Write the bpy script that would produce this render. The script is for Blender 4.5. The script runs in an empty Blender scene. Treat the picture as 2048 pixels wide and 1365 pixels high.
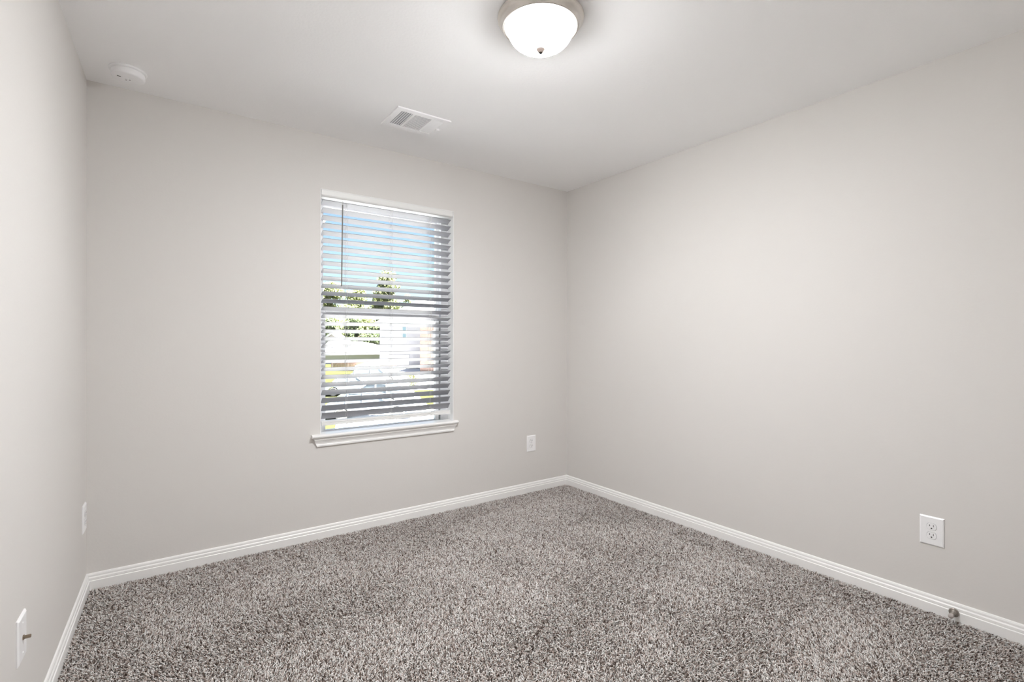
import bpy, bmesh, math, random
import numpy as np
from mathutils import Vector, Matrix

random.seed(7)
C = bpy.context.scene.collection
scene = bpy.context.scene

# ------------------------------------------------------------------ camera
CAM = (0.29900, -3.09112, 1.20473)
YAW, PITCH, ROLL, FPX = -0.615214, -0.0019722, 0.0022324, 986.94
_cr, _sr = math.cos(ROLL), math.sin(ROLL)


def _cam_dir(a, d, b):
    c, s = math.cos(PITCH), math.sin(PITCH)
    d, b = c * d - s * b, s * d + c * b
    c, s = math.cos(YAW), math.sin(YAW)
    return Vector((c * a - s * d, s * a + c * d, b))


cam_data = bpy.data.cameras.new('camera')
cam_data.sensor_fit = 'HORIZONTAL'
cam_data.sensor_width = 36.0
cam_data.lens = FPX / 2048.0 * 36.0
cam_data.clip_start = 0.02
cam_data.clip_end = 600
cam = bpy.data.objects.new('camera', cam_data)
C.objects.link(cam)
_r, _u, _f = _cam_dir(_cr, 0, _sr), _cam_dir(-_sr, 0, _cr), _cam_dir(0, 1, 0)
cam.matrix_world = Matrix(((_r.x, _u.x, -_f.x, CAM[0]), (_r.y, _u.y, -_f.y, CAM[1]),
                           (_r.z, _u.z, -_f.z, CAM[2]), (0, 0, 0, 1)))
scene.camera = cam

# ------------------------------------------------------------------ sky, sun, exposure
SKY_STRENGTH = 0.20
SUN_STRENGTH = 190.0
LAMP_STRENGTH = 490.0
world = bpy.data.worlds.new('sky_world')
scene.world = world
world.use_nodes = True
_nt = world.node_tree
_sky = _nt.nodes.new('ShaderNodeTexSky')
_sky.sky_type = 'NISHITA'
_sky.sun_disc = False
_sky.sun_elevation = math.radians(65)
_sky.sun_rotation = math.radians(123)
_sky.air_density = 1.0
_sky.dust_density = 0.6
_sky.ozone_density = 1.5
_bg = _nt.nodes['Background']
_bg.inputs['Strength'].default_value = SKY_STRENGTH
_nt.links.new(_sky.outputs['Color'], _bg.inputs['Color'])

sun_data = bpy.data.lights.new('sun', 'SUN')
sun_data.energy = SUN_STRENGTH
sun_data.angle = math.radians(0.6)
sun_data.color = (1.0, 0.97, 0.94)
sun = bpy.data.objects.new('sun', sun_data)
C.objects.link(sun)
sun.location = (14, -9, 30)
sun.rotation_euler = Vector((-0.38, 0.25, -1.0)).to_track_quat('-Z', 'Y').to_euler()

vs = scene.view_settings
vs.view_transform = 'Standard'
vs.look = 'None'
vs.exposure = 0.29
vs.gamma = 1.0
vs.use_curve_mapping = False
scene.cycles.max_bounces = 14
scene.cycles.diffuse_bounces = 9
scene.cycles.sample_clamp_indirect = 6.0


# ------------------------------------------------------------------ material helpers
def mat(name, color, rough=0.5, metal=0.0, bump=None, var=None, coat=0.0, spec=0.5):
    m = bpy.data.materials.new(name)
    m.use_nodes = True
    nt = m.node_tree
    b = nt.nodes['Principled BSDF']
    b.inputs['Base Color'].default_value = (*color, 1)
    b.inputs['Roughness'].default_value = rough
    b.inputs['Metallic'].default_value = metal
    b.inputs['Specular IOR Level'].default_value = spec
    b.inputs['Coat Weight'].default_value = coat
    tc = nt.nodes.new('ShaderNodeTexCoord')
    if var:      # (scale, amount): mild natural variation of the paint or surface
        n = nt.nodes.new('ShaderNodeTexNoise')
        n.inputs['Scale'].default_value = var[0]
        n.inputs['Detail'].default_value = 4
        mx = nt.nodes.new('ShaderNodeMix')
        mx.data_type = 'RGBA'
        mx.inputs['A'].default_value = (*[max(0, c * (1 - var[1])) for c in color], 1)
        mx.inputs['B'].default_value = (*[min(1, c * (1 + var[1])) for c in color], 1)
        nt.links.new(tc.outputs['Object'], n.inputs['Vector'])
        nt.links.new(n.outputs['Fac'], mx.inputs['Factor'])
        nt.links.new(mx.outputs['Result'], b.inputs['Base Color'])
    if bump:     # (scale, strength, distance)
        n = nt.nodes.new('ShaderNodeTexNoise')
        n.inputs['Scale'].default_value = bump[0]
        n.inputs['Detail'].default_value = 2.5
        bp = nt.nodes.new('ShaderNodeBump')
        bp.inputs['Strength'].default_value = bump[1]
        bp.inputs['Distance'].default_value = bump[2]
        nt.links.new(tc.outputs['Object'], n.inputs['Vector'])
        nt.links.new(n.outputs['Fac'], bp.inputs['Height'])
        nt.links.new(bp.outputs['Normal'], b.inputs['Normal'])
    return m


def glass_mat(name, tint=(0.97, 0.985, 0.98)):
    m = bpy.data.materials.new(name)
    m.use_nodes = True
    nt = m.node_tree
    nt.nodes.remove(nt.nodes['Principled BSDF'])
    out = nt.nodes['Material Output']
    tr = nt.nodes.new('ShaderNodeBsdfTransparent')
    tr.inputs['Color'].default_value = (*tint, 1)
    gl = nt.nodes.new('ShaderNodeBsdfGlossy')
    gl.inputs['Roughness'].default_value = 0.02
    fr = nt.nodes.new('ShaderNodeFresnel')
    ge = nt.nodes.new('ShaderNodeNewGeometry')      # same reflectance on both faces of the thin pane
    mr = nt.nodes.new('ShaderNodeMapRange')
    mr.inputs['To Min'].default_value = 1.45
    mr.inputs['To Max'].default_value = 1 / 1.45
    nt.links.new(ge.outputs['Backfacing'], mr.inputs['Value'])
    nt.links.new(mr.outputs['Result'], fr.inputs['IOR'])
    mx = nt.nodes.new('ShaderNodeMixShader')
    nt.links.new(fr.outputs['Fac'], mx.inputs['Fac'])
    nt.links.new(tr.outputs['BSDF'], mx.inputs[1])
    nt.links.new(gl.outputs['BSDF'], mx.inputs[2])
    nt.links.new(mx.outputs['Shader'], out.inputs['Surface'])
    return m


def lit_glass_mat(name, color, strength):
    """frosted lamp glass, lit from inside; fine vertical ribs pressed in the glass"""
    m = bpy.data.materials.new(name)
    m.use_nodes = True
    nt = m.node_tree
    b = nt.nodes['Principled BSDF']
    b.inputs['Base Color'].default_value = (0.9, 0.88, 0.84, 1)
    b.inputs['Roughness'].default_value = 0.25
    # brighter over the bulbs at the bottom of the bowl, dimmer towards its rim
    tc = nt.nodes.new('ShaderNodeTexCoord')
    sp = nt.nodes.new('ShaderNodeSeparateXYZ')
    mr = nt.nodes.new('ShaderNodeMapRange')
    mr.interpolation_type = 'SMOOTHSTEP'
    mr.inputs['From Min'].default_value = -0.079
    mr.inputs['From Max'].default_value = -0.120
    mr.inputs['To Min'].default_value = strength * 0.003
    mr.inputs['To Max'].default_value = strength
    nt.links.new(tc.outputs['Object'], sp.inputs['Vector'])
    nt.links.new(sp.outputs['Z'], mr.inputs['Value'])
    nt.links.new(mr.outputs['Result'], b.inputs['Emission Strength'])
    b.inputs['Emission Color'].default_value = (*color, 1)
    return m


M = {}
M['wall'] = mat('greige_wall_paint', (0.700, 0.680, 0.658), 0.6, bump=(95, 0.10, 0.003), spec=0.3)
M['ceiling'] = mat('white_ceiling_paint', (0.95, 0.95, 0.955), 0.7, bump=(95, 0.16, 0.003), spec=0.25)
M['trim'] = mat('white_trim_paint', (0.88, 0.875, 0.865), 0.35)
M['reveal'] = mat('white_reveal_paint', (0.88, 0.88, 0.88), 0.5)
M['vinyl'] = mat('white_window_vinyl', (0.80, 0.81, 0.83), 0.35)
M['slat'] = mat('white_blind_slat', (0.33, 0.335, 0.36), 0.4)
M['valance'] = mat('white_valance', (0.80, 0.80, 0.79), 0.4)
M['cord'] = mat('white_blind_cord', (0.55, 0.55, 0.55), 0.8)
M['wand'] = mat('grey_wand_plastic', (0.20, 0.20, 0.19), 0.25)
M['gasket'] = mat('black_gasket_rubber', (0.03, 0.03, 0.035), 0.6)
M['glass'] = glass_mat('clear_window_glass')
M['plate'] = mat('white_plate_plastic', (0.90, 0.90, 0.91), 0.3)
M['slot'] = mat('dark_slot', (0.015, 0.013, 0.012), 0.6)
M['nickel'] = mat('brushed_nickel', (0.66, 0.62, 0.58), 0.30, 1.0, bump=(160, 0.03, 0.001))
M['finial'] = mat('satin_finial', (0.0050, 0.0040, 0.0035), 0.6, 0.0, spec=0.0)
M['seam'] = mat('grey_seam', (0.22, 0.22, 0.23), 0.6)
M['brass'] = mat('aged_connector_metal', (0.30, 0.24, 0.18), 0.35, 1.0)
M['stopper'] = mat('satin_stop_metal', (0.34, 0.31, 0.28), 0.42, 0.8)
M['stoptip'] = mat('taupe_rubber_tip', (0.42, 0.38, 0.36), 0.7)
M['detector'] = mat('white_detector_plastic', (0.92, 0.92, 0.93), 0.35)
M['vent'] = mat('white_vent_enamel', (0.96, 0.96, 0.97), 0.35)
M['duct'] = mat('dark_duct_metal', (0.46, 0.47, 0.50), 0.6)
M['dome'] = lit_glass_mat('lit_frosted_glass', (0.985, 0.99, 1.0), LAMP_STRENGTH)
M['backing'] = mat('carpet_backing', (0.10, 0.085, 0.075), 0.95)


# ------------------------------------------------------------------ object helpers
def tag(o, label=None, cat=None, group=None, kind=None):
    if label: o['label'] = label
    if cat: o['category'] = cat
    if group: o['group'] = group
    if kind: o['kind'] = kind
    return o


def obj(name, bm, m, parent=None, smooth=False):
    me = bpy.data.meshes.new(name)
    bmesh.ops.recalc_face_normals(bm, faces=bm.faces)
    bm.to_mesh(me)
    bm.free()
    for mm in (m if isinstance(m, (list, tuple)) else [m]):
        me.materials.append(mm)
    me.shade_smooth() if smooth else me.shade_flat()
    o = bpy.data.objects.new(name, me)
    C.objects.link(o)
    if parent is not None:
        o.parent = parent
    return o


def empty(name, loc=(0, 0, 0), rot=(0, 0, 0)):
    o = bpy.data.objects.new(name, None)
    o.empty_display_size = 0.1
    C.objects.link(o)
    o.location = loc
    o.rotation_euler = rot
    return o


def struct(name, bm, m, parent=None, smooth=False):
    o = obj(name, bm, m, parent, smooth)
    if parent is None:
        o['kind'] = 'structure'
    return o


def BM():
    return bmesh.new()


def box(bm, x0, x1, y0, y1, z0, z1, mi=0, bevel=0.0):
    vs_ = [bm.verts.new((x, y, z)) for z in (z0, z1) for y in (y0, y1) for x in (x0, x1)]
    fs = []
    for q in ((0, 2, 3, 1), (4, 5, 7, 6), (0, 1, 5, 4), (2, 6, 7, 3), (0, 4, 6, 2), (1, 3, 7, 5)):
        f = bm.faces.new([vs_[i] for i in q])
        f.material_index = mi
        fs.append(f)
    if bevel:
        es = list({e for f in fs for e in f.edges})
        r = bmesh.ops.bevel(bm, geom=es, offset=bevel, segments=2, affect='EDGES', profile=0.6)
        for f in r['faces']:
            f.material_index = mi
    return vs_


def prism(bm, prof, A, B, U, V, mi=0, mitreA=0.0, mitreB=0.0):
    """profile points (u, v) swept from A to B; ends pulled in by mitre*u"""
    A, B, U, V = Vector(A), Vector(B), Vector(U), Vector(V)
    d = (B - A).normalized()
    ra = [bm.verts.new(A + U * u + V * v + d * (mitreA * u)) for u, v in prof]
    rb = [bm.verts.new(B + U * u + V * v - d * (mitreB * u)) for u, v in prof]
    n = len(prof)
    for i in range(n):
        j = (i + 1) % n
        bm.faces.new((ra[i], ra[j], rb[j], rb[i])).material_index = mi
    bm.faces.new(ra).material_index = mi
    bm.faces.new(rb[::-1]).material_index = mi


def lathe(bm, prof, seg=48, centre=(0, 0, 0), axis='Z', mi=0, caps=False):
    """profile (r, h) turned around an axis"""
    rings = []
    for r, h in prof:
        ring = []
        for k in range(seg):
            a = 2 * math.pi * k / seg
            p = Vector((r * math.cos(a), r * math.sin(a), h))
            if axis == 'X':
                p = Vector((p.z, p.x, p.y))
            elif axis == 'Y':
                p = Vector((p.x, p.z, p.y))
            ring.append(bm.verts.new(p + Vector(centre)))
        rings.append(ring)
    for a, b in zip(rings, rings[1:]):
        for k in range(seg):
            j = (k + 1) % seg
            bm.faces.new((a[k], a[j], b[j], b[k])).material_index = mi
    if caps:
        bm.faces.new(rings[0]).material_index = mi
        bm.faces.new(rings[-1][::-1]).material_index = mi


def tube(bm, pts, r, seg=6, mi=0):
    pts = [Vector(p) for p in pts]
    rings = []
    for i, p in enumerate(pts):
        d = (pts[min(i + 1, len(pts) - 1)] - pts[max(i - 1, 0)]).normalized()
        ref = Vector((0, 0, 1)) if abs(d.z) < 0.9 else Vector((1, 0, 0))
        u = d.cross(ref).normalized()
        v = d.cross(u)
        rr = r[i] if isinstance(r, (list, tuple)) else r
        rings.append([bm.verts.new(p + (u * math.cos(2 * math.pi * k / seg) + v * math.sin(2 * math.pi * k / seg)) * rr)
                      for k in range(seg)])
    for a, b in zip(rings, rings[1:]):
        for k in range(seg):
            j = (k + 1) % seg
            bm.faces.new((a[k], a[j], b[j], b[k])).material_index = mi
    bm.faces.new(rings[0]).material_index = mi
    bm.faces.new(rings[-1][::-1]).material_index = mi


# ------------------------------------------------------------------ the room
H = 2.44                       # ceiling height
XR = 3.0429                    # right corner on the window wall
YB = -3.30                     # rear wall behind the camera
LA, RA = -0.021529, 0.013524   # the two side walls are a degree or so out of square
TW = 0.17                      # wall thickness
LD = Vector((math.sin(LA), -math.cos(LA), 0))     # along the left wall, away from the window
LN = Vector((math.cos(LA), math.sin(LA), 0))      # into the room
RD = Vector((math.sin(RA), -math.cos(RA), 0))
RN = Vector((-math.cos(RA), -math.sin(RA), 0))
WX0, WX1, WZ0, WZ1 = 1.071, 1.977, 0.580, 2.115   # window opening
xl = LD.x / LD.y * YB
xr = XR + RD.x / RD.y * YB

bm = BM()
box(bm, -0.35, XR + 0.35, YB - 0.3, TW, -0.25, 0.0)
struct('floor', bm, M['backing'])
bm = BM()
box(bm, -0.35, XR + 0.35, YB - 0.3, TW, H, H + 0.25)
struct('ceiling', bm, M['ceiling'])
bm = BM()
for x0, x1, z0, z1 in ((-0.2, WX0, -0.05, H + 0.02), (WX1, XR + 0.2, -0.05, H + 0.02),
                       (WX0, WX1, -0.05, WZ0), (WX0, WX1, WZ1, H + 0.02)):
    box(bm, x0, x1, 0, TW, z0, z1)
struct('wall_back', bm, M['wall'])


def side_wall(name, origin, d, n):
    bm = BM()
    prism(bm, [(0, -0.05), (0, H + 0.02), (-0.15, H + 0.02), (-0.15, -0.05)],
          Vector(origin) - d * 0.15, Vector(origin) + d * 3.55, n, (0, 0, 1))
    return struct(name, bm, M['wall'])


side_wall('wall_left', (0, 0, 0), LD, LN)
side_wall('wall_right', (XR, 0, 0), RD, RN)
bm = BM()
box(bm, -0.3, XR + 0.3, YB - 0.15, YB, -0.05, H + 0.02)
struct('wall_rear', bm, M['wall'])

BASE = [(0, 0), (0.0140, 0), (0.0140, 0.0475), (0.0128, 0.0490), (0.0100, 0.0498), (0.0100, 0.0515),
        (0.0112, 0.0530), (0.0108, 0.0620), (0.0085, 0.0655), (0.0072, 0.0675), (0.0078, 0.0690),
        (0.0074, 0.0755), (0.0050, 0.0810), (0.0020, 0.0832), (0, 0.0832)]


def baseboard(name, A, B, n):
    bm = BM()
    prism(bm, BASE, A, B, n, (0, 0, 1), mitreA=1.0, mitreB=1.0)
    return struct(name, bm, M['trim'])


baseboard('baseboard_back', (0, 0, 0), (XR, 0, 0), (0, -1, 0))
baseboard('baseboard_left', (0, 0, 0), (xl, YB, 0), LN)
baseboard('baseboard_right', (XR, 0, 0), (xr, YB, 0), RN)
baseboard('baseboard_rear', (xl, YB, 0), (xr, YB, 0), (0, 1, 0))


# ------------------------------------------------------------------ carpet pile (uncountable: one object)
def carpet():
    rng = np.random.default_rng(3)
    sp = 0.0050
    xs, ys = np.meshgrid(np.arange(0.0, 3.12, sp), np.arange(YB + 0.012, -0.013, sp))
    x, y = xs.ravel(), ys.ravel()
    x = x + rng.uniform(-0.5, 0.5, x.size) * sp
    y = y + rng.uniform(-0.5, 0.5, y.size) * sp
    keep = (x > -math.tan(LA) * y * -1 * -1 + 0.0165) & (x < XR + math.tan(RA) * (-y) - 0.0165) & (y < -0.0165)
    # outside what the camera sees the pile is thinned out
    fx, fy = -math.sin(YAW), math.cos(YAW)
    dep = (x - CAM[0]) * fx + (y - CAM[1]) * fy
    seen = dep > 1.45
    keep &= seen | (rng.random(x.size) < 0.35)
    x, y, dep = x[keep], y[keep], dep[keep]
    n = x.size
    # brushing direction drifts over the floor (vacuum strokes)
    ph = np.sin(2 * math.pi * y / 0.66 + 1.3 * np.sin(1.6 * x + 0.5) + 0.8 * np.sin(3.7 * x + 2.0)) \
        + 0.9 * np.sin(2.9 * x - 3.3 * y + 1.2 * np.sin(4 * y)) + 0.5 * np.sin(9.1 * x + 4.7 * y + 2 * np.sin(3 * x))
    away = 1 / (1 + np.exp(-1.5 * (ph - 0.1)))
    edge = np.minimum(np.minimum(x, 3.06 - x), -y)            # unbrushed along the walls
    away = np.where(edge < 0.22, away * 0.35, away)
    th = math.atan2(fy, fx) + np.where(rng.random(n) < away, 0.0, math.pi) + rng.normal(0, 0.75, n)
    lean = rng.uniform(0.0025, 0.0085, n)
    hgt = rng.uniform(0.008, 0.0135, n)
    r0 = rng.uniform(0.0013, 0.0019, n)
    curl = rng.normal(0, 0.9, n)
    d1 = np.stack([np.cos(th), np.sin(th)], 1)
    d2 = np.stack([np.cos(th + curl), np.sin(th + curl)], 1)
    P = np.stack([x, y], 1)
    c0 = np.concatenate([P, np.zeros((n, 1))], 1)
    c1 = np.concatenate([P + d1 * lean[:, None] * 0.45, (hgt * 0.72)[:, None]], 1)
    c2 = np.concatenate([P + d1 * lean[:, None] * 0.75 + d2 * lean[:, None] * 0.7, hgt[:, None]], 1)
    rad = (r0 * 0.9, r0 * 1.15, r0 * 0.75)
    V = np.zeros((n, 9, 3))
    tw = rng.uniform(0, 2 * math.pi, n)
    for k, (c, r) in enumerate(zip((c0, c1, c2), rad)):
        for j in range(3):
            a = tw + 2 * math.pi * j / 3 + 0.8 * k
            V[:, k * 3 + j, 0] = c[:, 0] + np.cos(a) * r
            V[:, k * 3 + j, 1] = c[:, 1] + np.sin(a) * r
            V[:, k * 3 + j, 2] = c[:, 2] + (0 if k == 0 else np.cos(a - th) * r * -0.5 * (k / 2))
    loops = []
    for k in (0, 1):
        for j in range(3):
            i = (j + 1) % 3
            loops += [k * 3 + j, k * 3 + i, k * 3 + 3 + i, k * 3 + 3 + j]
    loops += [6, 7, 8]
    loops = np.array(loops)
    sizes = np.array([4] * 6 + [3])
    me = bpy.data.meshes.new('carpet_pile')
    me.vertices.add(n * 9)
    me.vertices.foreach_set('co', V.astype(np.float32).ravel())
    L = (loops[None, :] + (np.arange(n) * 9)[:, None]).ravel()
    me.loops.add(L.size)
    me.loops.foreach_set('vertex_index', L.astype(np.int32))
    S = np.tile(sizes, n)
    me.polygons.add(S.size)
    st = np.concatenate([[0], np.cumsum(S)[:-1]])
    me.polygons.foreach_set('loop_start', st.astype(np.int32))
    at = me.attributes.new('yarn', 'FLOAT', 'POINT')
    at.data.foreach_set('value', np.repeat(rng.random(n), 9).astype(np.float32))
    me.update(calc_edges=True)
    m = bpy.data.materials.new('frieze_carpet_yarn')
    m.use_nodes = True
    nt = m.node_tree
    b = nt.nodes['Principled BSDF']
    b.inputs['Roughness'].default_value = 0.9
    b.inputs['Specular IOR Level'].default_value = 0.15
    b.inputs['Sheen Weight'].default_value = 0.15
    a = nt.nodes.new('ShaderNodeAttribute')
    a.attribute_name = 'yarn'
    cr = nt.nodes.new('ShaderNodeValToRGB')
    cr.color_ramp.interpolation = 'CONSTANT'
    els = cr.color_ramp.elements
    cols = ((0.0, (0.115, 0.075, 0.058)), (0.155, (0.36, 0.29, 0.25)), (0.29, (0.64, 0.55, 0.51)),
            (0.50, (0.85, 0.81, 0.78)), (0.78, (0.93, 0.91, 0.895)))
    els[0].position, els[0].color = cols[0][0], (*cols[0][1], 1)
    els[1].position, els[1].color = cols[1][0], (*cols[1][1], 1)
    for p_, c_ in cols[2:]:
        e = els.new(p_)
        e.color = (*c_, 1)
    nt.links.new(a.outputs['Fac'], cr.inputs['Fac'])
    nt.links.new(cr.outputs['Color'], b.inputs['Base Color'])
    me.materials.append(m)
    o = bpy.data.objects.new('carpet_pile', me)
    C.objects.link(o)
    tag(o, 'flecked grey brown twisted carpet pile covering the whole floor', 'carpet', kind='stuff')


carpet()


# ------------------------------------------------------------------ window unit (single hung) and its stool
def build_window():
    root = empty('window_1', (0, 0, 0))
    root['kind'] = 'structure'
    y0, y1 = 0.078, 0.168
    jl, jr = WX0 + 0.036, WX1 - 0.060
    bm = BM()
    box(bm, WX0, jl, y0, y1, WZ0 + 0.02, WZ1)
    box(bm, jr, WX1, y0, y1, WZ0 + 0.02, WZ1)
    box(bm, jl, jr, y0, y1, WZ1 - 0.045, WZ1)
    box(bm, jl, jr, y0, y1, WZ0 + 0.02, WZ0 + 0.030)
    # balance track ribs along the jambs
    box(bm, jr - 0.010, jr, 0.118, 0.126, WZ0 + 0.05, WZ1 - 0.04)
    box(bm, jl, jl + 0.006, 0.118, 0.126, WZ0 + 0.05, WZ1 - 0.04)
    obj('window_frame', bm, M['vinyl'], root)
    zm = 1.372
    # upper sash, outer track
    bm = BM()
    ya, yb = 0.130, 0.160
    ul, ur = jl + 0.012, jr - 0.012
    box(bm, jl, ul, ya, yb, zm - 0.02, WZ1 - 0.045)
    box(bm, ur, jr, ya, yb, zm - 0.02, WZ1 - 0.045)
    box(bm, ul, ur, ya, yb, WZ1 - 0.075, WZ1 - 0.045)
    box(bm, ul, ur, ya, yb, zm - 0.022, zm + 0.012)
    us = obj('upper_sash', bm, M['vinyl'], root)
    bm = BM()
    box(bm, ul, ur, 0.143, 0.147, zm + 0.012, WZ1 - 0.075)
    obj('glass_pane', bm, M['glass'], us)
    # lower sash, inner track
    bm = BM()
    ya, yb = 0.086, 0.116
    box(bm, jl + 0.002, jl + 0.016, ya, yb, WZ0 + 0.030, zm + 0.022)
    box(bm, jr - 0.038, jr - 0.012, ya, yb, WZ0 + 0.030, zm + 0.022)
    box(bm, jl + 0.016, jr - 0.038, ya, yb, WZ0 + 0.030, WZ0 + 0.062)
    box(bm, jl + 0.016, jr - 0.038, ya, yb, zm - 0.026, zm + 0.022)
    box(bm, jl + 0.016, jr - 0.038, ya - 0.006, ya, zm + 0.004, zm + 0.012)
    ls = obj('lower_sash', bm, M['vinyl'], root)
    bm = BM()
    box(bm, jl + 0.016, jr - 0.038, 0.099, 0.103, WZ0 + 0.062, zm - 0.026)
    obj('glass_pane', bm, M['glass'], ls)
    for lx in (1.29, 1.70):
        bm = BM()
        box(bm, lx - 0.028, lx + 0.028, ya - 0.004, ya + 0.022, zm + 0.022, zm + 0.032, bevel=0.002)
        box(bm, lx - 0.006, lx + 0.034, ya - 0.012, ya + 0.002, zm + 0.024, zm + 0.030, bevel=0.002)
        obj('sash_lock', bm, M['vinyl'], ls)
    bm = BM()
    box(bm, jr - 0.012, jr - 0.004, 0.092, 0.098, WZ0 + 0.06, zm - 0.03)
    box(bm, jr - 0.05, jr - 0.004, 0.092, 0.098, zm - 0.034, zm - 0.030)
    obj('weather_strip', bm, M['gasket'], root)
    # painted lining of the opening
    bm = BM()
    box(bm, WX1 - 0.004, WX1 + 0.0005, 0.0, y0, WZ0 + 0.02, WZ1)
    box(bm, WX0 - 0.0005, WX0 + 0.004, 0.0, y0, WZ0 + 0.02, WZ1)
    box(bm, WX0, WX1, 0.0, y0, WZ1 - 0.004, WZ1 + 0.0005)
    obj('reveal_lining', bm, M['reveal'], root)


build_window()

# stool and apron
bm = BM()
SX0, SX1 = 1.019, 2.003
ST = 0.635
box(bm, WX0, WX1, -0.002, 0.079, WZ0 - 0.001, ST)
prism(bm, [(0, ST - 0.019), (0, ST), (0.026, ST), (0.031, ST - 0.003), (0.033, ST - 0.009), (0.031, ST - 0.016),
           (0.027, ST - 0.019)], (SX0, 0, 0), (SX1, 0, 0), (0, -1, 0), (0, 0, 1))
obj_stool = struct('trim_1', bm, M['trim'])
bm = BM()
prof = [(0, 0.560), (0.0085, 0.560), (0.0105, 0.563), (0.0105, 0.572), (0.0085, 0.576), (0.0100, 0.585),
        (0.0150, 0.596), (0.0190, 0.602), (0.0190, 0.609), (0.0215, 0.611), (0.0215, ST - 0.019), (0, ST - 0.019)]
A, B = 1.052, 1.974
ra_ = [bm.verts.new((A - (v - 0.560) * 0.42, -u, v)) for u, v in prof]
rb_ = [bm.verts.new((B + (v - 0.560) * 0.42, -u, v)) for u, v in prof]
for i in range(len(prof)):
    j = (i + 1) % len(prof)
    bm.faces.new((ra_[i], ra_[j], rb_[j], rb_[i]))
bm.faces.new(ra_)
bm.faces.new(rb_[::-1])
struct('trim_2', bm, M['trim'])


# ------------------------------------------------------------------ venetian blind
def build_blind():
    root = empty('window_blind', (1.524, 0.037, 2.111))
    tag(root, 'white two inch slatted blind hanging open inside the window', 'blind')
    ox, oy, oz = root.location

    def part(name, bm, m, parent=root, smooth=False):
        o = obj(name, bm, m, parent, smooth)
        if parent is root:
            o.matrix_parent_inverse = Matrix.Translation((-ox, -oy, -oz))
        return o

    bm = BM()
    box(bm, 1.079, 1.969, 0.0135, 0.070, 2.0725, 2.109)
    part('headrail', bm, M['valance'])
    bm = BM()
    prism(bm, [(0.002, 2.111), (0.013, 2.111), (0.013, 2.074), (0.007, 2.074), (0.004, 2.077), (0.002, 2.083)],
          (1.0775, 0, 0), (1.9705, 0, 0), (0, 1, 0), (0, 0, 1))
    part('valance', bm, M['valance'])
    w, th = 0.050, 0.0028
    yc = 0.039
    n = 29
    tilts = []
    for i in range(n):
        a = 23 if i <= 20 else (21 + (i - 20) * 3.9)
        tilts.append(math.radians(min(a, 52)))
    front = []
    rear = []
    for i, al in enumerate(tilts):
        zf = 2.0535 - i * 0.0463
        zc = zf - w / 2 * math.sin(al)
        ca, sa = math.cos(al), math.sin(al)
        bm = BM()
        prof = []
        K = 6
        for k in range(K + 1):            # slightly crowned slat section
            t = -w / 2 + w * k / K
            cr = 0.0012 * (1 - (2 * t / w) ** 2)
            prof.append((t, cr + th / 2))
        for k in range(K, -1, -1):
            t = -w / 2 + w * k / K
            cr = 0.0012 * (1 - (2 * t / w) ** 2)
            prof.append((t, cr - th / 2))
        prof = [(yc + t * ca + q * sa, zc - t * sa + q * ca) for t, q in prof]
        prism(bm, prof, (1.0885, 0, 0), (1.9625, 0, 0), (0, 1, 0), (0, 0, 1))
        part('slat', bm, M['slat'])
        front.append((yc - w / 2 * ca, zf))
        rear.append((yc + w / 2 * ca, zc - w / 2 * sa))
    bm = BM()
    prism(bm, [(0.014, 0.681), (0.014, 0.693), (0.0165, 0.6945), (0.0165, 0.6965), (0.014, 0.698), (0.015, 0.707),
               (0.062, 0.707), (0.062, 0.681)], (1.083, 0, 0), (1.9605, 0, 0), (0, 1, 0), (0, 0, 1))
    rail = part('bottom_rail', bm, M['valance'])
    for x in (1.237, 1.529, 1.812):
        bm = BM()
        tube(bm, [(x, front[0][0] - 0.0015, 2.066)] + [(x, f[0] - 0.0015, f[1]) for f in front] + [(x, 0.0125, 0.70)], 0.00075, 5)
        tube(bm, [(x, rear[0][0] + 0.0015, 2.066)] + [(x, f[0] + 0.0015, f[1]) for f in rear] + [(x, 0.063, 0.70)], 0.00075, 5)
        for f, g in zip(front, rear):
            tube(bm, [(x - 0.004, f[0], f[1] - 0.0042), (x - 0.004, g[0], g[1] - 0.0042)], 0.0007, 4)
            tube(bm, [(x, f[0] - 0.0015, f[1] + 0.002), (x - 0.004, f[0], f[1] - 0.0042)], 0.0007, 4)
        part('ladder_cord', bm, M['cord'])
        bm = BM()
        tube(bm, [(x - 0.012, 0.010, 2.066), (x - 0.012, 0.010, 0.71)], 0.0006, 5)
        part('lift_cord', bm, M['cord'])
        bm = BM()
        lathe(bm, [(0.0001, 0.676), (0.006, 0.676), (0.006, 0.681), (0.0001, 0.681)], 12, (x, 0.030, 0))
        part('cord_button', bm, M['cord'])
    # tilt wand
    bm = BM()
    tube(bm, [(1.2005, -0.006, 2.040), (1.1975, -0.006, 1.80), (1.1945, -0.006, 1.534)], 0.0038, 6)
    wd = part('tilt_wand', bm, M['wand'])
    tag(wd, 'dark grey tilt wand')
    bm = BM()
    tube(bm, [(1.2008, 0.001, 2.058), (1.2008, -0.006, 2.056), (1.2008, -0.006, 2.040)], 0.0022, 6)
    lathe(bm, [(0.0001, 2.046), (0.0045, 2.044), (0.0045, 2.034), (0.0001, 2.033)], 10, (1.2005, -0.006, 0))
    hk = obj('wand_hook', bm, M['cord'], wd)
    bm = BM()
    lathe(bm, [(0.0001, 1.536), (0.0042, 1.534), (0.0042, 1.528), (0.0001, 1.526)], 10, (1.1945, -0.006, 0))
    obj('wand_cap', bm, M['cord'], wd)


build_blind()


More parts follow.
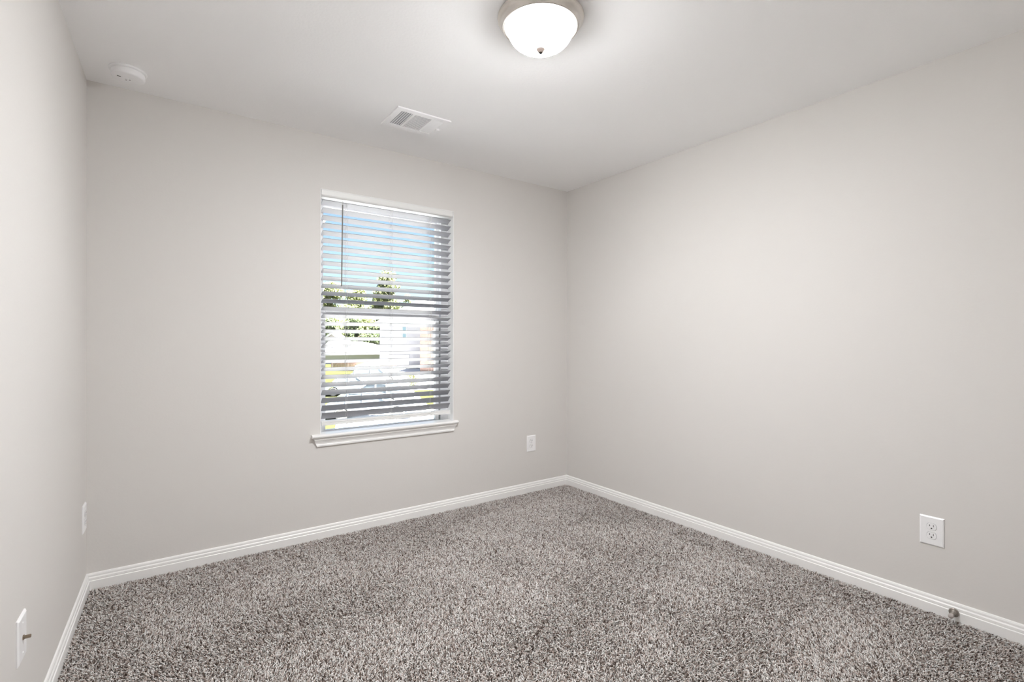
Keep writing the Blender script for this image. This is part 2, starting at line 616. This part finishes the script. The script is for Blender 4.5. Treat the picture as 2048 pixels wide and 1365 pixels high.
# ------------------------------------------------------------------ ceiling things
def build_lamp():
    root = empty('ceiling_light', (1.478, -1.608, H))
    tag(root, 'round flush mount ceiling light, brushed nickel ring around a lit frosted glass dome', 'ceiling light')
    bm = BM()
    lathe(bm, [(0.110, 0.0), (0.158, 0.0), (0.158, -0.004), (0.1635, -0.0045), (0.1655, -0.007), (0.1645, -0.011), (0.160, -0.0145),
               (0.155, -0.019), (0.151, -0.026), (0.1485, -0.033), (0.1465, -0.036), (0.146, -0.039), (0.1435, -0.041),
               (0.140, -0.0405), (0.1375, -0.038), (0.136, -0.030), (0.110, -0.028)], 96)
    obj('pan', bm, M['nickel'], root, True)
    bm = BM()
    prof = []
    for k in range(15):
        t = k / 14 * math.pi / 2
        prof.append((max(0.0004, 0.1300 * math.cos(t) ** 0.86), -0.036 - 0.086 * math.sin(t)))
    lathe(bm, prof, 96)
    obj('glass_dome', bm, M['dome'], root, True)
    bm = BM()
    lathe(bm, [(0.0002, -0.1205), (0.0165, -0.1212), (0.0168, -0.1224), (0.0118, -0.1272), (0.0126, -0.1282), (0.0092, -0.1316),
               (0.0098, -0.1326), (0.0060, -0.1370), (0.0002, -0.1388)], 28)
    obj('finial', bm, M['finial'], root, True)


build_lamp()


def build_detector():
    root = empty('smoke_detector', (0.166, -0.212, H), (0, 0, 0.5))
    tag(root, 'round white smoke detector on the ceiling near the left corner', 'smoke detector')
    bm = BM()
    lathe(bm, [(0.0002, 0), (0.0705, 0), (0.0715, -0.003), (0.0705, -0.006), (0.066, -0.0085), (0.0002, -0.0085)], 64)
    obj('base_plate', bm, M['detector'], root, True)
    bm = BM()
    lathe(bm, [(0.061, -0.0085), (0.063, -0.012), (0.0635, -0.030), (0.0615, -0.0345), (0.057, -0.0365), (0.0002, -0.0375)], 64)
    obj('cover', bm, M['detector'], root, True)
    bm = BM()
    box(bm, -0.041, -0.027, 0.004, 0.0075, -0.0386, -0.0365)
    obj('alarm_slot', bm, M['slot'], root)
    bm = BM()
    lathe(bm, [(0.0002, -0.0376), (0.0105, -0.0376), (0.0105, -0.039), (0.0090, -0.0395), (0.0002, -0.0395)], 24, (0.002, 0.005, 0))
    obj('test_button', bm, M['detector'], root, True)
    for dx, dy in ((0.006, -0.002), (-0.002, 0.012)):
        bm = BM()
        lathe(bm, [(0.0002, -0.0392), (0.0028, -0.0392), (0.0028, -0.0400), (0.0002, -0.0400)], 12, (dx, dy, 0))
        obj('indicator_hole', bm, M['slot'], root)


build_detector()


def build_vent():
    x0, x1, y0, y1 = 1.310, 1.625, -0.618, -0.366
    root = empty('ceiling_vent', ((x0 + x1) / 2, (y0 + y1) / 2, H))
    tag(root, 'white rectangular ceiling air register with three louvred sections', 'vent')
    W, D = x1 - x0, y1 - y0
    hw, hd = W / 2, D / 2
    t = 0.007
    fl = 0.034      # flange width
    ix0, ix1, iy0, iy1 = -hw + fl, hw - fl, -hd + fl, hd - fl
    bm = BM()
    for a in ((-hw, ix0, -hd, hd), (ix1, hw, -hd, hd), (ix0, ix1, -hd, iy0), (ix0, ix1, iy1, hd)):
        box(bm, a[0], a[1], a[2], a[3], -t, 0.0)
    # two cross bars between the sections
    s1, s2 = ix0 + 0.066, ix1 - 0.070
    box(bm, s1, s1 + 0.013, iy0, iy1, -t, -0.001)
    box(bm, s2, s2 + 0.013, iy0, iy1, -t, -0.001)
    obj('face_frame', bm, M['vent'], root)
    bm = BM()
    box(bm, ix0, ix1, iy0, iy1, -0.0012, -0.0002)
    obj('duct_opening', bm, M['duct'], root)

    def louvre(along, c, a0, a1, tilt, wd):
        bm = BM()
        ca, sa = math.cos(tilt), math.sin(tilt)
        pr = [(-wd / 2 * ca, -wd / 2 * sa), (wd / 2 * ca, wd / 2 * sa), (wd / 2 * ca, wd / 2 * sa + 0.0009), (-wd / 2 * ca, -wd / 2 * sa + 0.0009)]
        if along == 'Y':
            prism(bm, pr, (c, a0, -0.0042), (c, a1, -0.0042), (1, 0, 0), (0, 0, 1))
        else:
            prism(bm, pr, (a0, c, -0.0042), (a1, c, -0.0042), (0, 1, 0), (0, 0, 1))
        obj('louvre', bm, M['vent'], root)

    for k in range(5):
        louvre('Y', ix0 + 0.0105 + k * 0.0128, iy0, iy1, math.radians(12), 0.0050)
    nm = 14
    for k in range(nm):
        louvre('X', iy0 + (k + 0.5) * (iy1 - iy0) / nm, s1 + 0.013, s2, math.radians(-4), 0.0066)
    for k in range(5):
        louvre('Y', s2 + 0.013 + 0.0062 + k * 0.0114, iy0 + 0.004, iy1, math.radians(-20), 0.0124)
    bm = BM()
    box(bm, ix1 + 0.006, ix1 + 0.012, -0.012, 0.030, -t - 0.002, -t)
    box(bm, ix1 + 0.001, ix1 + 0.020, -0.004, 0.002, -t - 0.010, -t - 0.001, bevel=0.001)
    obj('damper_lever', bm, M['vent'], root)
    for sx in (-1, 1):
        bm = BM()
        lathe(bm, [(0.0002, -t), (0.0036, -t), (0.0030, -t - 0.0014), (0.0002, -t - 0.0018)], 14, (sx * (hw - 0.010), 0.0, 0))
        obj('screw', bm, M['vent'], root)


build_vent()


# ------------------------------------------------------------------ wall plates.  local axes: x right, y out of the wall, z up
def plate_body(root, w=0.0855, h=0.1265):
    bm = BM()
    d = 0.0062
    pts = [(-w / 2, -h / 2), (w / 2, -h / 2), (w / 2, h / 2), (-w / 2, h / 2)]
    e = 0.0050
    a = [bm.verts.new((x, 0, z)) for x, z in pts]
    b = [bm.verts.new((x, 0.0028, z)) for x, z in pts]
    c = [bm.verts.new((x - math.copysign(e, x), d, z - math.copysign(e, z))) for x, z in pts]
    for p, q in ((a, b), (b, c)):
        for i in range(4):
            j = (i + 1) % 4
            bm.faces.new((p[i], p[j], q[j], q[i]))
    bm.faces.new(c)
    bm.faces.new(a[::-1])
    return obj('cover_plate', bm, M['plate'], root)


def screw(root, z, y=0.0062):
    bm = BM()
    lathe(bm, [(0.0002, y), (0.0033, y), (0.0028, y + 0.0010), (0.0002, y + 0.0013)], 14, (0, 0, z), axis='Y')
    box(bm, -0.0024, 0.0024, y + 0.0010, y + 0.0015, z - 0.0004, z + 0.0004)
    obj('screw', bm, M['plate'], root)


def duplex(name, loc, rotz, label):
    root = empty(name, loc, (0, 0, rotz))
    tag(root, label, 'outlet', 'duplex wall outlets')
    plate_body(root)
    for s in (1, -1):
        zc = s * 0.0195
        bm = BM()
        pts = []
        R = 0.0172
        hh = 0.0138
        a0 = math.asin(hh / R)
        for k in range(13):
            a = -a0 + 2 * a0 * k / 12
            pts.append((R * math.cos(a), R * math.sin(a)))
        for k in range(13):
            a = math.pi - a0 + 2 * a0 * k / 12
            pts.append((R * math.cos(a), R * math.sin(a)))
        # dark seam between plate and receptacle, then the receptacle face
        prism(bm, [(x, z + zc) for x, z in pts], (0, 0.0050, 0), (0, 0.0084, 0), (1, 0, 0), (0, 0, 1))
        rc = obj('receptacle', bm, M['plate'], root)
        bm = BM()
        prism(bm, [(x * 1.05, z * 1.06 + zc) for x, z in pts], (0, 0.0050, 0), (0, 0.0065, 0), (1, 0, 0), (0, 0, 1))
        obj('seam', bm, M['seam'], rc)
        bm = BM()
        box(bm, -0.0075, -0.0055, 0.0080, 0.0087, zc + 0.000, zc + 0.0092)
        box(bm, 0.0055, 0.0075, 0.0080, 0.0087, zc + 0.001, zc + 0.0085)
        lathe(bm, [(0.0002, 0.0080), (0.0027, 0.0080), (0.0027, 0.0087), (0.0002, 0.0087)], 16, (0, 0, zc - 0.0070), axis='Y')
        obj('socket_holes', bm, M['slot'], rc)
    screw(root, 0.0)
    return root


duplex('wall_outlet', (2.670, 0, 0.389), math.pi, 'white duplex outlet right of the window on the window wall')
_p = Vector((XR, 0, 0)) + RD * 2.384
duplex('wall_outlet', (_p.x, _p.y, 0.365), math.pi / 2 + RA, 'white duplex outlet on the right wall above the door stop')
_p = LD * 0.0835
duplex('wall_outlet', (_p.x, _p.y, 0.376), -math.pi / 2 + LA, 'white duplex outlet on the left wall tight against the back corner')

_p = LD * 1.186
root = empty('coax_plate', (_p.x, _p.y, 0.373), (0, 0, -math.pi / 2 + LA))
tag(root, 'white cable jack plate with protruding connector low on the left wall', 'wall plate')
plate_body(root)
for z in (0.0415, -0.0415):
    screw(root, z)
bm = BM()
lathe(bm, [(0.0002, 0.0060), (0.0068, 0.0060), (0.0068, 0.0088), (0.0048, 0.0088), (0.0048, 0.0220), (0.0040, 0.0226), (0.0040, 0.0200),
           (0.0002, 0.0200)], 18, (0, 0, 0), axis='Y')
o = obj('coax_connector', bm, M['brass'], root)
o['label'] = 'dark brass connector'

# door stop screwed to the right baseboard
_p = Vector((XR, 0, 0)) + RD * 2.462 + RN * 0.0140
root = empty('door_stop', (_p.x, _p.y, 0.0435), (0, 0, math.pi / 2 + RA))
tag(root, 'small satin metal door stop on the right baseboard', 'door stop')
bm = BM()
lathe(bm, [(0.0002, 0), (0.0175, 0), (0.0180, 0.0025), (0.0165, 0.005), (0.0135, 0.0062), (0.0125, 0.0055), (0.0105, 0.0075), (0.0080, 0.0100), (0.0060, 0.0160)], 32, axis='Y')
obj('base_flange', bm, M['stopper'], root, True)
bm = BM()
pts = []
for k in range(97):
    a = k / 96 * 2 * math.pi * 8
    pts.append((0.0068 * math.cos(a), 0.008 + 0.034 * k / 96, 0.0068 * math.sin(a)))
tube(bm, pts, 0.0021, 6)
obj('spring', bm, M['stopper'], root, True)
bm = BM()
lathe(bm, [(0.0002, 0.040), (0.0085, 0.040), (0.0092, 0.043), (0.0088, 0.054), (0.0070, 0.057), (0.0002, 0.058)], 24, axis='Y')
obj('rubber_tip', bm, M['stoptip'], root, True)


# ------------------------------------------------------------------ outdoors, one storey below
GZ = -3.0
M['lawn'] = mat('sunny_lawn', (0.0180, 0.0190, 0.0078), 0.95, var=(0.6, 0.25), spec=0.0)
M['concrete'] = mat('pale_concrete', (0.74, 0.73, 0.72), 0.85, var=(0.4, 0.08))
M['siding'] = mat('white_house_siding', (0.33, 0.33, 0.36), 0.7, spec=0.0)
M['stucco'] = mat('pale_house_wall', (0.48, 0.46, 0.46), 0.8, spec=0.0)
M['brick'] = mat('pinkish_house_brick', (0.085, 0.061, 0.054), 0.85, var=(1.6, 0.25), spec=0.0)
M['roof'] = mat('pale_grey_roof_shingle', (0.075, 0.07, 0.07), 0.9, var=(1.2, 0.12), spec=0.0)
M['housetrim'] = mat('white_house_trim', (0.80, 0.79, 0.78), 0.6)
M['houseglass'] = mat('dark_house_glass', (0.10, 0.15, 0.18), 0.15)
M['fencewood'] = mat('brown_fence_wood', (0.24, 0.165, 0.14), 0.85, var=(3.0, 0.3), spec=0.0)
M['bark'] = mat('grey_brown_bark', (0.17, 0.13, 0.10), 0.9, var=(4, 0.3), spec=0.0)
M['leaf'] = mat('fresh_green_leaf', (0.17, 0.19, 0.085), 0.7, var=(0.7, 0.35), spec=0.0)
M['leafdark'] = mat('deep_green_leaf', (0.08, 0.10, 0.055), 0.7, var=(0.8, 0.35), spec=0.0)
M['pine'] = mat('pine_needle', (0.15, 0.165, 0.08), 0.75, var=(0.9, 0.3), spec=0.0)
M['carwhite'] = mat('white_car_paint', (0.80, 0.80, 0.80), 0.25, coat=0.5)
M['carsilver'] = mat('silver_blue_car_paint', (0.42, 0.50, 0.58), 0.28, 0.5, coat=0.5)
M['cargrey'] = mat('grey_car_paint', (0.22, 0.24, 0.28), 0.28, 0.3, coat=0.5)
M['carglass'] = mat('tinted_car_glass', (0.05, 0.06, 0.07), 0.3, spec=0.2)
M['tyre'] = mat('black_tyre', (0.03, 0.03, 0.03), 0.8)
M['rim'] = mat('alloy_rim', (0.55, 0.55, 0.57), 0.3, 0.9)
for _k in ('leaf', 'leafdark', 'pine'):          # thin leaves let some sun through
    _t = M[_k].node_tree
    _p = _t.nodes['Principled BSDF']
    _tr = _t.nodes.new('ShaderNodeBsdfTranslucent')
    _mx = _t.nodes.new('ShaderNodeMixShader')
    _mx.inputs['Fac'].default_value = 0.45
    _c = _p.inputs['Base Color'].links[0].from_socket
    _t.links.new(_c, _tr.inputs['Color'])
    _t.links.new(_p.outputs['BSDF'], _mx.inputs[1])
    _t.links.new(_tr.outputs['BSDF'], _mx.inputs[2])
    _t.links.new(_mx.outputs['Shader'], _t.nodes['Material Output'].inputs['Surface'])
FWD = Vector((math.sin(-YAW), math.cos(-YAW), 0))
LAT = Vector((math.cos(-YAW), -math.sin(-YAW), 0))
OUT_ANGLE = YAW          # the street outside runs obliquely to this house


def out(s, d, z=GZ):
    """a place outdoors: s metres along the street, d metres away down the view"""
    p = Vector((CAM[0], CAM[1], 0)) + LAT * s + FWD * d
    p.z = z
    return p


def ground_poly(name, pts, z, m):
    bm = BM()
    top = [bm.verts.new((x, y, z)) for x, y in pts]
    bot = [bm.verts.new((x, y, z - 0.15)) for x, y in pts]
    bm.faces.new(top)
    bm.faces.new(bot[::-1])
    for i in range(len(pts)):
        j = (i + 1) % len(pts)
        bm.faces.new((top[i], top[j], bot[j], bot[i]))
    return struct(name, bm, m)


ground_poly('lawn', [(-90, 0.6), (150, 0.6), (150, 190), (-90, 190)], GZ, M['lawn'])
ground_poly('street', [(36.1, 59.0), (25.5, 66.5), (21.2, 62.0), (14.6, 41.8), (10.6, 31.2), (7.2, 21.6), (4.5, 13.0), (9.0, 9.0), (34, 9.0), (44, 40), (39.0, 48.0)],
            GZ + 0.02, M['concrete'])
ground_poly('added_bounce_slab', [(-30, 0.7), (40, 0.7), (40, 8.5), (7, 12.5), (-30, 12.5)], GZ + 0.02, M['concrete'])  # unseen pale slab, added to bounce sunlight up through the window onto the ceiling
ground_poly('verge', [(17.2, 35.0), (25.0, 31.5), (21.5, 20.5), (13.6, 24.2)], GZ + 0.04, M['lawn'])


def hip_roof(bm, x0, x1, y0, y1, ze, zr, rx0, rx1, ry, mi=0, t=0.18):
    b = [bm.verts.new(p) for p in ((x0, y0, ze), (x1, y0, ze), (x1, y1, ze), (x0, y1, ze))]
    a = [bm.verts.new(p) for p in ((x0, y0, ze - t), (x1, y0, ze - t), (x1, y1, ze - t), (x0, y1, ze - t))]
    r0, r1 = bm.verts.new((rx0, ry, zr)), bm.verts.new((rx1, ry, zr))
    for f in ((b[0], b[1], r1, r0), (b[2], b[3], r0, r1), (b[3], b[0], r0), (b[1], b[2], r1)):
        bm.faces.new(f).material_index = mi
    for i in range(4):
        j = (i + 1) % 4
        bm.faces.new((a[i], a[j], b[j], b[i])).material_index = 1 if mi == 0 else mi
    bm.faces.new(a[::-1]).material_index = 1 if mi == 0 else mi


def house_window(parent, x0, x1, z0, z1, y, rows=2):
    bm = BM()
    f = 0.06
    box(bm, x0 - f, x1 + f, y - 0.05, y, z0 - f, z0)
    box(bm, x0 - f, x1 + f, y - 0.05, y, z1, z1 + f)
    box(bm, x0 - f, x0, y - 0.05, y, z0, z1)
    box(bm, x1, x1 + f, y - 0.05, y, z0, z1)
    for k in range(1, rows):
        zz = z0 + (z1 - z0) * k / rows
        box(bm, x0, x1, y - 0.045, y, zz - 0.06, zz + 0.06)
    w = obj('window', bm, M['housetrim'], parent)
    bm = BM()
    box(bm, x0, x1, y - 0.02, y - 0.005, z0, z1)
    obj('pane', bm, M['houseglass'], w)


# low house with a pale hipped roof beyond the fence (local x along the street, y away from us)
root = empty('house', out(-26.5, 84), (0, 0, OUT_ANGLE))
tag(root, 'low house with pale hipped roof beyond the brown fence', 'house')
bm = BM()
box(bm, -6.0, 6.8, 0.6, 9.4, -0.3, 2.05)
obj('wall', bm, M['stucco'], root)
bm = BM()
hip_roof(bm, -6.6, 7.5, 0, 10, 2.05, 3.90, -6.6, -0.7, 5.0)
obj('roof', bm, [M['roof'], M['housetrim']], root)
bm = BM()
prism(bm, [(-10.2, 2.2), (-2.6, 2.2), (-6.4, 5.1)], (0, 6.0, 0), (0, 9.4, 0), (1, 0, 0), (0, 0, 1))
obj('gable', bm, M['stucco'], root)
bm = BM()
prism(bm, [(-10.8, 2.25), (-6.4, 5.6), (-2.0, 2.25), (-2.3, 2.05), (-6.4, 5.2), (-10.5, 2.05)], (0, 5.8, 0), (0, 9.8, 0), (1, 0, 0), (0, 0, 1))
obj('gable_roof', bm, M['housetrim'], root)
# two storey white house with brick wing on the right
root = empty('house', out(-13, 72), (0, 0, OUT_ANGLE))
tag(root, 'two storey white sided house with pinkish brick wing, right of the trees', 'house')
bm = BM()
box(bm, -6.3, 7.0, 0, 10, -0.3, 6.7)
obj('wall', bm, M['siding'], root)
bm = BM()
hip_roof(bm, -6.9, 7.6, -0.6, 10.6, 6.7, 10.6, -1.6, 2.6, 5.0)
obj('roof', bm, [M['roof'], M['housetrim']], root)
bm = BM()
box(bm, 0.9, 6.6, -7.0, 0.0, -0.3, 6.4)
obj('brick_wing', bm, M['brick'], root)
bm = BM()
hip_roof(bm, 0.5, 7.2, -7.6, 1.5, 6.4, 8.9, 3.0, 4.6, -3.2)
obj('wing_roof', bm, [M['roof'], M['housetrim']], root)
house_window(root, -2.95, -2.45, 4.1, 6.2, -0.02, 2)
house_window(root, 2.6, 3.6, 3.6, 5.4, -7.02, 2)
bm = BM()
box(bm, -4.9, -2.0, -0.08, 0.0, 0.0, 2.0)
for k in range(1, 4):
    box(bm, -4.9, -2.0, -0.10, -0.08, k * 0.5 - 0.02, k * 0.5 + 0.02)
obj('garage_door', bm, M['housetrim'], root)

# fence
root = empty('fence', out(-17, 66), (0, 0, OUT_ANGLE))
tag(root, 'weathered brown picket fence in front of the low house', 'fence')
bm = BM()
rr = random.Random(5)
x = -7.2
while x < 1.5:
    h = 1.30 + rr.uniform(-0.04, 0.04)
    box(bm, x, x + 0.125, -0.02 + rr.uniform(-.006, .006), 0.0, -0.1, h)
    x += 0.155
pk = obj('picket_panel', bm, M['fencewood'], root)
for zz in (0.30, 1.02):
    bm = BM()
    box(bm, -7.2, 1.6, 0.0, 0.05, zz - 0.045, zz + 0.045)
    obj('rail', bm, M['fencewood'], root)
for k in range(5):
    bm = BM()
    box(bm, -7.2 + k * 2.15, -7.1 + k * 2.15, 0.05, 0.15, -0.1, 1.28)
    obj('post', bm, M['fencewood'], root)


def tree(label, s, d, height, crown_r, crown_base, m, n, kind='tree', leaf=0.34, seed=1, pine=False, sparse=1.0):
    r = random.Random(seed)
    root = empty(kind, out(s, d))
    tag(root, label, 'tree' if kind != 'shrub' else 'shrub', 'trees behind the houses' if kind != 'shrub' else None)
    bm = BM()
    tr = 0.022 * height + 0.03
    top = height * (0.92 if pine else 0.75)
    pts = [(0, 0, -0.2)] + [(r.uniform(-.02, .02) * height, r.uniform(-.02, .02) * height, top * k / 5) for k in range(1, 6)]
    tube(bm, pts, [tr * (1 - 0.16 * k) for k in range(6)], 7)
    for k in range(9):
        z0 = crown_base + (top - crown_base) * (k + 0.5) / 9
        a = r.uniform(0, 6.28)
        L = crown_r * (0.8 if not pine else (1 - 0.7 * k / 9))
        tube(bm, [(0, 0, z0), (math.cos(a) * L * .5, math.sin(a) * L * .5, z0 + L * .25), (math.cos(a) * L, math.sin(a) * L, z0 + L * .45)],
             [tr * .35, tr * .22, tr * .06], 5)
    obj('trunk', bm, M['bark'], root)
    bm = BM()
    blobs = []
    for k in range(16):
        u = r.random()
        z0 = crown_base + (height - crown_base) * (u ** 0.8) * 0.92
        rad = crown_r * (1.05 - 0.8 * u) if pine else crown_r * math.sqrt(max(0.08, 1 - (2 * u - 0.9) ** 2))
        a = r.uniform(0, 6.28)
        q = rad * 0.65 * math.sqrt(r.random())
        blobs.append((Vector((math.cos(a) * q, math.sin(a) * q, z0)), crown_r * r.uniform(0.28, 0.5) * sparse))
    for k in range(n):
        c, br = r.choice(blobs)
        v = Vector((r.gauss(0, 1), r.gauss(0, 1), r.gauss(0, 0.8)))
        v.normalize()
        p = c + v * br * r.uniform(0.45, 1.05)
        if p.z > height:
            p.z = height - r.random() * 0.3
        nrm = (v + Vector((r.gauss(0, .6), r.gauss(0, .6), r.gauss(0, .6) + 0.4))).normalized()
        u_ = nrm.orthogonal().normalized()
        w_ = nrm.cross(u_)
        a = r.uniform(0, 6.28)
        u_, w_ = u_ * math.cos(a) + w_ * math.sin(a), w_ * math.cos(a) - u_ * math.sin(a)
        s_ = leaf * r.uniform(0.6, 1.2)
        q = [p - u_ * s_, p + w_ * s_ * .45 + nrm * s_ * .12, p + u_ * s_, p - w_ * s_ * .45 + nrm * s_ * .12]
        bm.faces.new([bm.verts.new(x_) for x_ in q])
    obj('foliage', bm, m, root)
    return root


tree('tall bushy tree at the far left of the view outside', -41.4, 113, 17.3, 5.0, 3.0, M['leaf'], 5200, leaf=0.42, seed=2)
tree('broad yellow green tree left of the tall pine', -39.4, 125, 17.1, 5.2, 3.0, M['leaf'], 5200, leaf=0.42, seed=3)
tree('tallest tree, a pine with layered crown', -28.3, 111, 19.8, 4.0, 8.0, M['pine'], 3600, leaf=0.40, seed=4, pine=True)
tree('thin sparse tree at the right end of the tree row', -26.0, 122, 15.6, 2.5, 6.0, M['pine'], 520, leaf=0.40, seed=6, sparse=0.8)
tree('round green tree behind the pine, beside the white house', -35.6, 138, 17.6, 6.3, 2.5, M['leaf'], 5600, leaf=0.50, seed=8)
tree('low dark green tree behind the left end of the pale roof', -36.6, 99, 8.4, 3.0, 0.3, M['leafdark'], 3400, seed=9)
tree('low dark green tree touching the white house wall', -27.6, 99, 8.2, 3.1, 0.3, M['leafdark'], 3400, seed=10)
tree('dark green tree over the middle of the pale roof', -34.0, 105.5, 9.0, 3.2, 0.3, M['leafdark'], 3400, seed=12)
tree('small green shrub beside the street', -9.2, 45.5, 1.25, 0.8, 0.15, M['leaf'], 700, kind='shrub', leaf=0.11, seed=11)


def car(label, s, d, rot, paint, suv=False):
    root = empty('car', out(s, d, GZ + 0.02), (0, 0, OUT_ANGLE + rot))
    tag(root, label, 'car', 'cars on the street')
    hb = 0.95 if suv else 0.82
    ht = 1.72 if suv else 1.42
    # lower body profile, extruded across the width
    prof = [(-2.25, 0.32), (-2.28, 0.62), (-2.20, hb - 0.04), (-1.5, hb), (1.05, hb), (2.0, hb - 0.12), (2.28, hb - 0.28), (2.30, 0.40), (2.22, 0.28)]
    wheel_x = (-1.38, 1.42)
    low = []
    for wx in reversed(wheel_x):
        low += [(wx + 0.40 * math.cos(a), 0.30 + 0.40 * math.sin(a)) for a in [math.pi * k / 8 for k in range(9)]]
    bm = BM()
    prism(bm, prof + low, (0, -0.88, 0), (0, 0.88, 0), (1, 0, 0), (0, 0, 1))
    obj('body', bm, paint, root)
    cab = [(-1.95 if suv else -1.75, hb - 0.01), (-1.75 if suv else -1.15, ht - 0.05), (-1.2 if suv else -0.7, ht), (0.25, ht - 0.02), (1.10, hb - 0.01)]
    bm = BM()
    ins = 0.17
    a = [bm.verts.new((x, -0.84 + (ins if z > hb else 0), z)) for x, z in cab]
    b = [bm.verts.new((x, 0.84 - (ins if z > hb else 0), z)) for x, z in cab]
    for i in range(len(cab)):
        j = (i + 1) % len(cab)
        bm.faces.new((a[i], a[j], b[j], b[i]))
    bm.faces.new(a)
    bm.faces.new(b[::-1])
    obj('windows', bm, M['carglass'], root)
    bm = BM()
    x0, x1 = (-1.72, 0.22) if suv else (-1.1, 0.22)
    box(bm, x0, x1, -0.70, 0.70, ht - 0.05, ht + 0.02, bevel=0.02)
    for xx in (x0 + 0.02, -0.35):
        for sy in (-1, 1):
            tube(bm, [(xx, sy * 0.69, ht - 0.02), (xx + (-0.12 if xx < -1 else 0.0), sy * 0.86, hb - 0.02)], 0.045, 4)
    for sy in (-1, 1):
        tube(bm, [(0.24, sy * 0.69, ht - 0.03), (1.08, sy * 0.86, hb - 0.02)], 0.04, 4)
    obj('roof', bm, paint, root)
    for wx in wheel_x:
        for sy in (-1, 1):
            bm = BM()
            lathe(bm, [(0.10, -0.10), (0.29, -0.10), (0.315, -0.06), (0.315, 0.06), (0.29, 0.10), (0.10, 0.10)], 20, (wx, sy * 0.80, 0.315), axis='Y')
            wh = obj('wheel', bm, M['tyre'], root)
            bm = BM()
            lathe(bm, [(0.0002, -0.09), (0.20, -0.095), (0.20, 0.095), (0.0002, 0.09)], 16, (wx, sy * 0.80, 0.315), axis='Y')
            obj('hub', bm, M['rim'], wh)


car('white van like car parked farthest down the street', -13.2, 47.5, 0.15, M['carwhite'], True)
car('silver blue sedan parked at the left side of the street', -12.0, 37.5, 0.2, M['carsilver'])
car('white sedan parked right of the silver blue one', -8.8, 32.0, 2.9, M['carwhite'])
car('dark grey sedan parked nearest to this house', -7.6, 26.5, 0.2, M['cargrey'])
